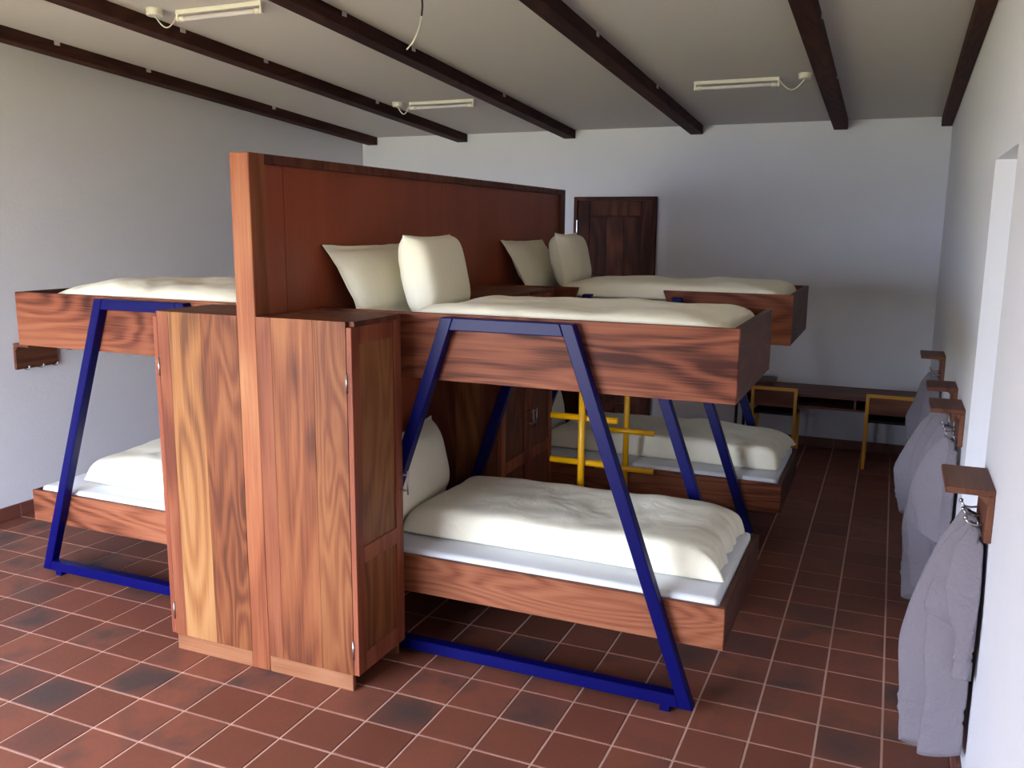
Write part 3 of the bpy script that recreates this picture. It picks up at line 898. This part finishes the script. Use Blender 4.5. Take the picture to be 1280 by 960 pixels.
towel([('inner_fold', dict(yc=0.45, z0=0.855, z1=0.09, wx=XR, out_top=0.055, out_mid=0.14, w_bot=0.24, seed=1, out_bot=0.12, hem=0.09, nf=3.0)),
       ('outer_fold', dict(yc=0.36, z0=0.845, z1=0.46, wx=XR, out_top=0.05, out_mid=0.085, w_bot=0.16, seed=2, nf=2, hem=0.06))],
      'grey towel hanging to near the floor from the nearest hook shelf', (2.55, 0.42, 0.08))
towel([('inner_fold', dict(yc=1.66, z0=0.86, z1=0.12, wx=XR, out_top=0.07, out_mid=0.14, w_bot=0.16, seed=3, out_bot=0.10, hem=0.08, nf=3.0))],
      'long grey towel at the back hook of the shelf past the doorway', (2.55, 1.62, 0.1))
towel([('outer_fold', dict(yc=1.485, z0=0.84, z1=0.42, wx=XR, out_top=0.06, out_mid=0.125, w_bot=0.13, seed=4, nf=2))],
      'short grey towel at the front hook of the shelf past the doorway', (2.55, 1.5, 0.4))
towel([('outer_fold', dict(yc=2.0, z0=0.86, z1=0.36, wx=XR, out_top=0.07, out_mid=0.175, w_bot=0.20, seed=5))],
      'darker looking grey towel below the third hook shelf', (2.55, 2.0, 0.36))
towel([('outer_fold', dict(yc=3.07, z0=0.86, z1=0.4, wx=XR, out_top=0.07, out_mid=0.11, w_bot=0.18, seed=6))],
      'grey towel below the farthest hook shelf, mostly hidden', (2.55, 3.07, 0.4))

# ------------------------------------------------------------------ ceiling lamps
def lamp(x0, x1, y0, y1, xr, yr, label, side):
    """Bare batten with one tube, a round ceiling rose and the looped flex between them."""
    yc = (y0+y1)/2; xc = (x0+x1)/2
    zc = ceil_z(yc)
    t = thing('fluorescent_lamp', label, 'ceiling lamp', (xc, yc, zc-0.075), 'fluorescent tube lamps')
    L = x1-x0
    obj('housing', box(x0, x1, yc-0.014, yc+0.014, zc-0.020, zc+0.001, 0.002), M_WHITEP, t)
    for x in (x0, x1-0.012):
        obj('end_bracket', box(x, x+0.012, yc-0.011, yc+0.011, zc-0.052, zc-0.020, 0.002), M_WHITEP, t)
    for a, b_ in ((x0+0.012, x0+0.045), (x1-0.045, x1-0.012)):
        obj('tube_cap', tube([(a, yc, zc-0.040), (b_, yc, zc-0.040)], 0.0125, 14), M_WHITEP, t)
    obj('glass_tube', tube([(x0+0.045, yc, zc-0.040), (x1-0.045, yc, zc-0.040)], 0.0115, 16, caps=False), M_TUBE, t)
    zr = ceil_z(yr)
    obj('ceiling_rose', lathe([(0.036, -0.03), (0.038, -0.026), (0.04, -0.004), (0.04, 0.003)], (xr, yr, zr), 24), M_WHITEP, t)
    xe = x0 if side < 0 else x1
    pts = []
    for k in range(13):
        u = k/12
        pts.append((xr+(xe-xr)*u, yr+(yc-yr)*u, (zr-0.028)*(1-u)+(zc-0.02)*u-0.055*math.sin(math.pi*u)))
    obj('flex', tube(pts, 0.0032, 8), M_WHITEP, t, smooth=True)
    return t
lamp(-0.895, -0.395, 1.12, 1.12, -0.985, 1.07, 'fluorescent tube lamp near the top left corner', -1)
lamp(-0.90, -0.395, 3.33, 3.33, -0.985, 3.31, 'fluorescent tube lamp above the far end of the partition', -1)
lamp(1.135, 1.63, 3.19, 3.19, 1.775, 3.14, 'fluorescent tube lamp at the right near the back wall', 1)

# loose flex hanging from the ceiling
def wire_pt(u, v, y):
    d = rt2*((u-640)/FPX) + dn2*((v-480)/FPX) + fw
    return CAM + d*((y-CAM.y)/d.y)
wy = 1.0
wt = thing('loose_cable', 'thin loose cable hanging from the ceiling', 'cable', wire_pt(510, 62, wy))
top = wire_pt(527, -12, wy); 
hook_p = Vector((top.x-0.01, wy, ceil_z(wy)))
obj('sheath', tube([hook_p, top, wire_pt(528, 8, wy), wire_pt(527, 20, wy)], 0.0042, 8), M_BLACKM, wt, smooth=True)
obj('core', tube([wire_pt(527, 20, wy), wire_pt(525, 30, wy), wire_pt(521.5, 42, wy), wire_pt(516, 53, wy), wire_pt(508.5, 62, wy)], 0.0032, 8), M_WHITEP, wt, smooth=True)
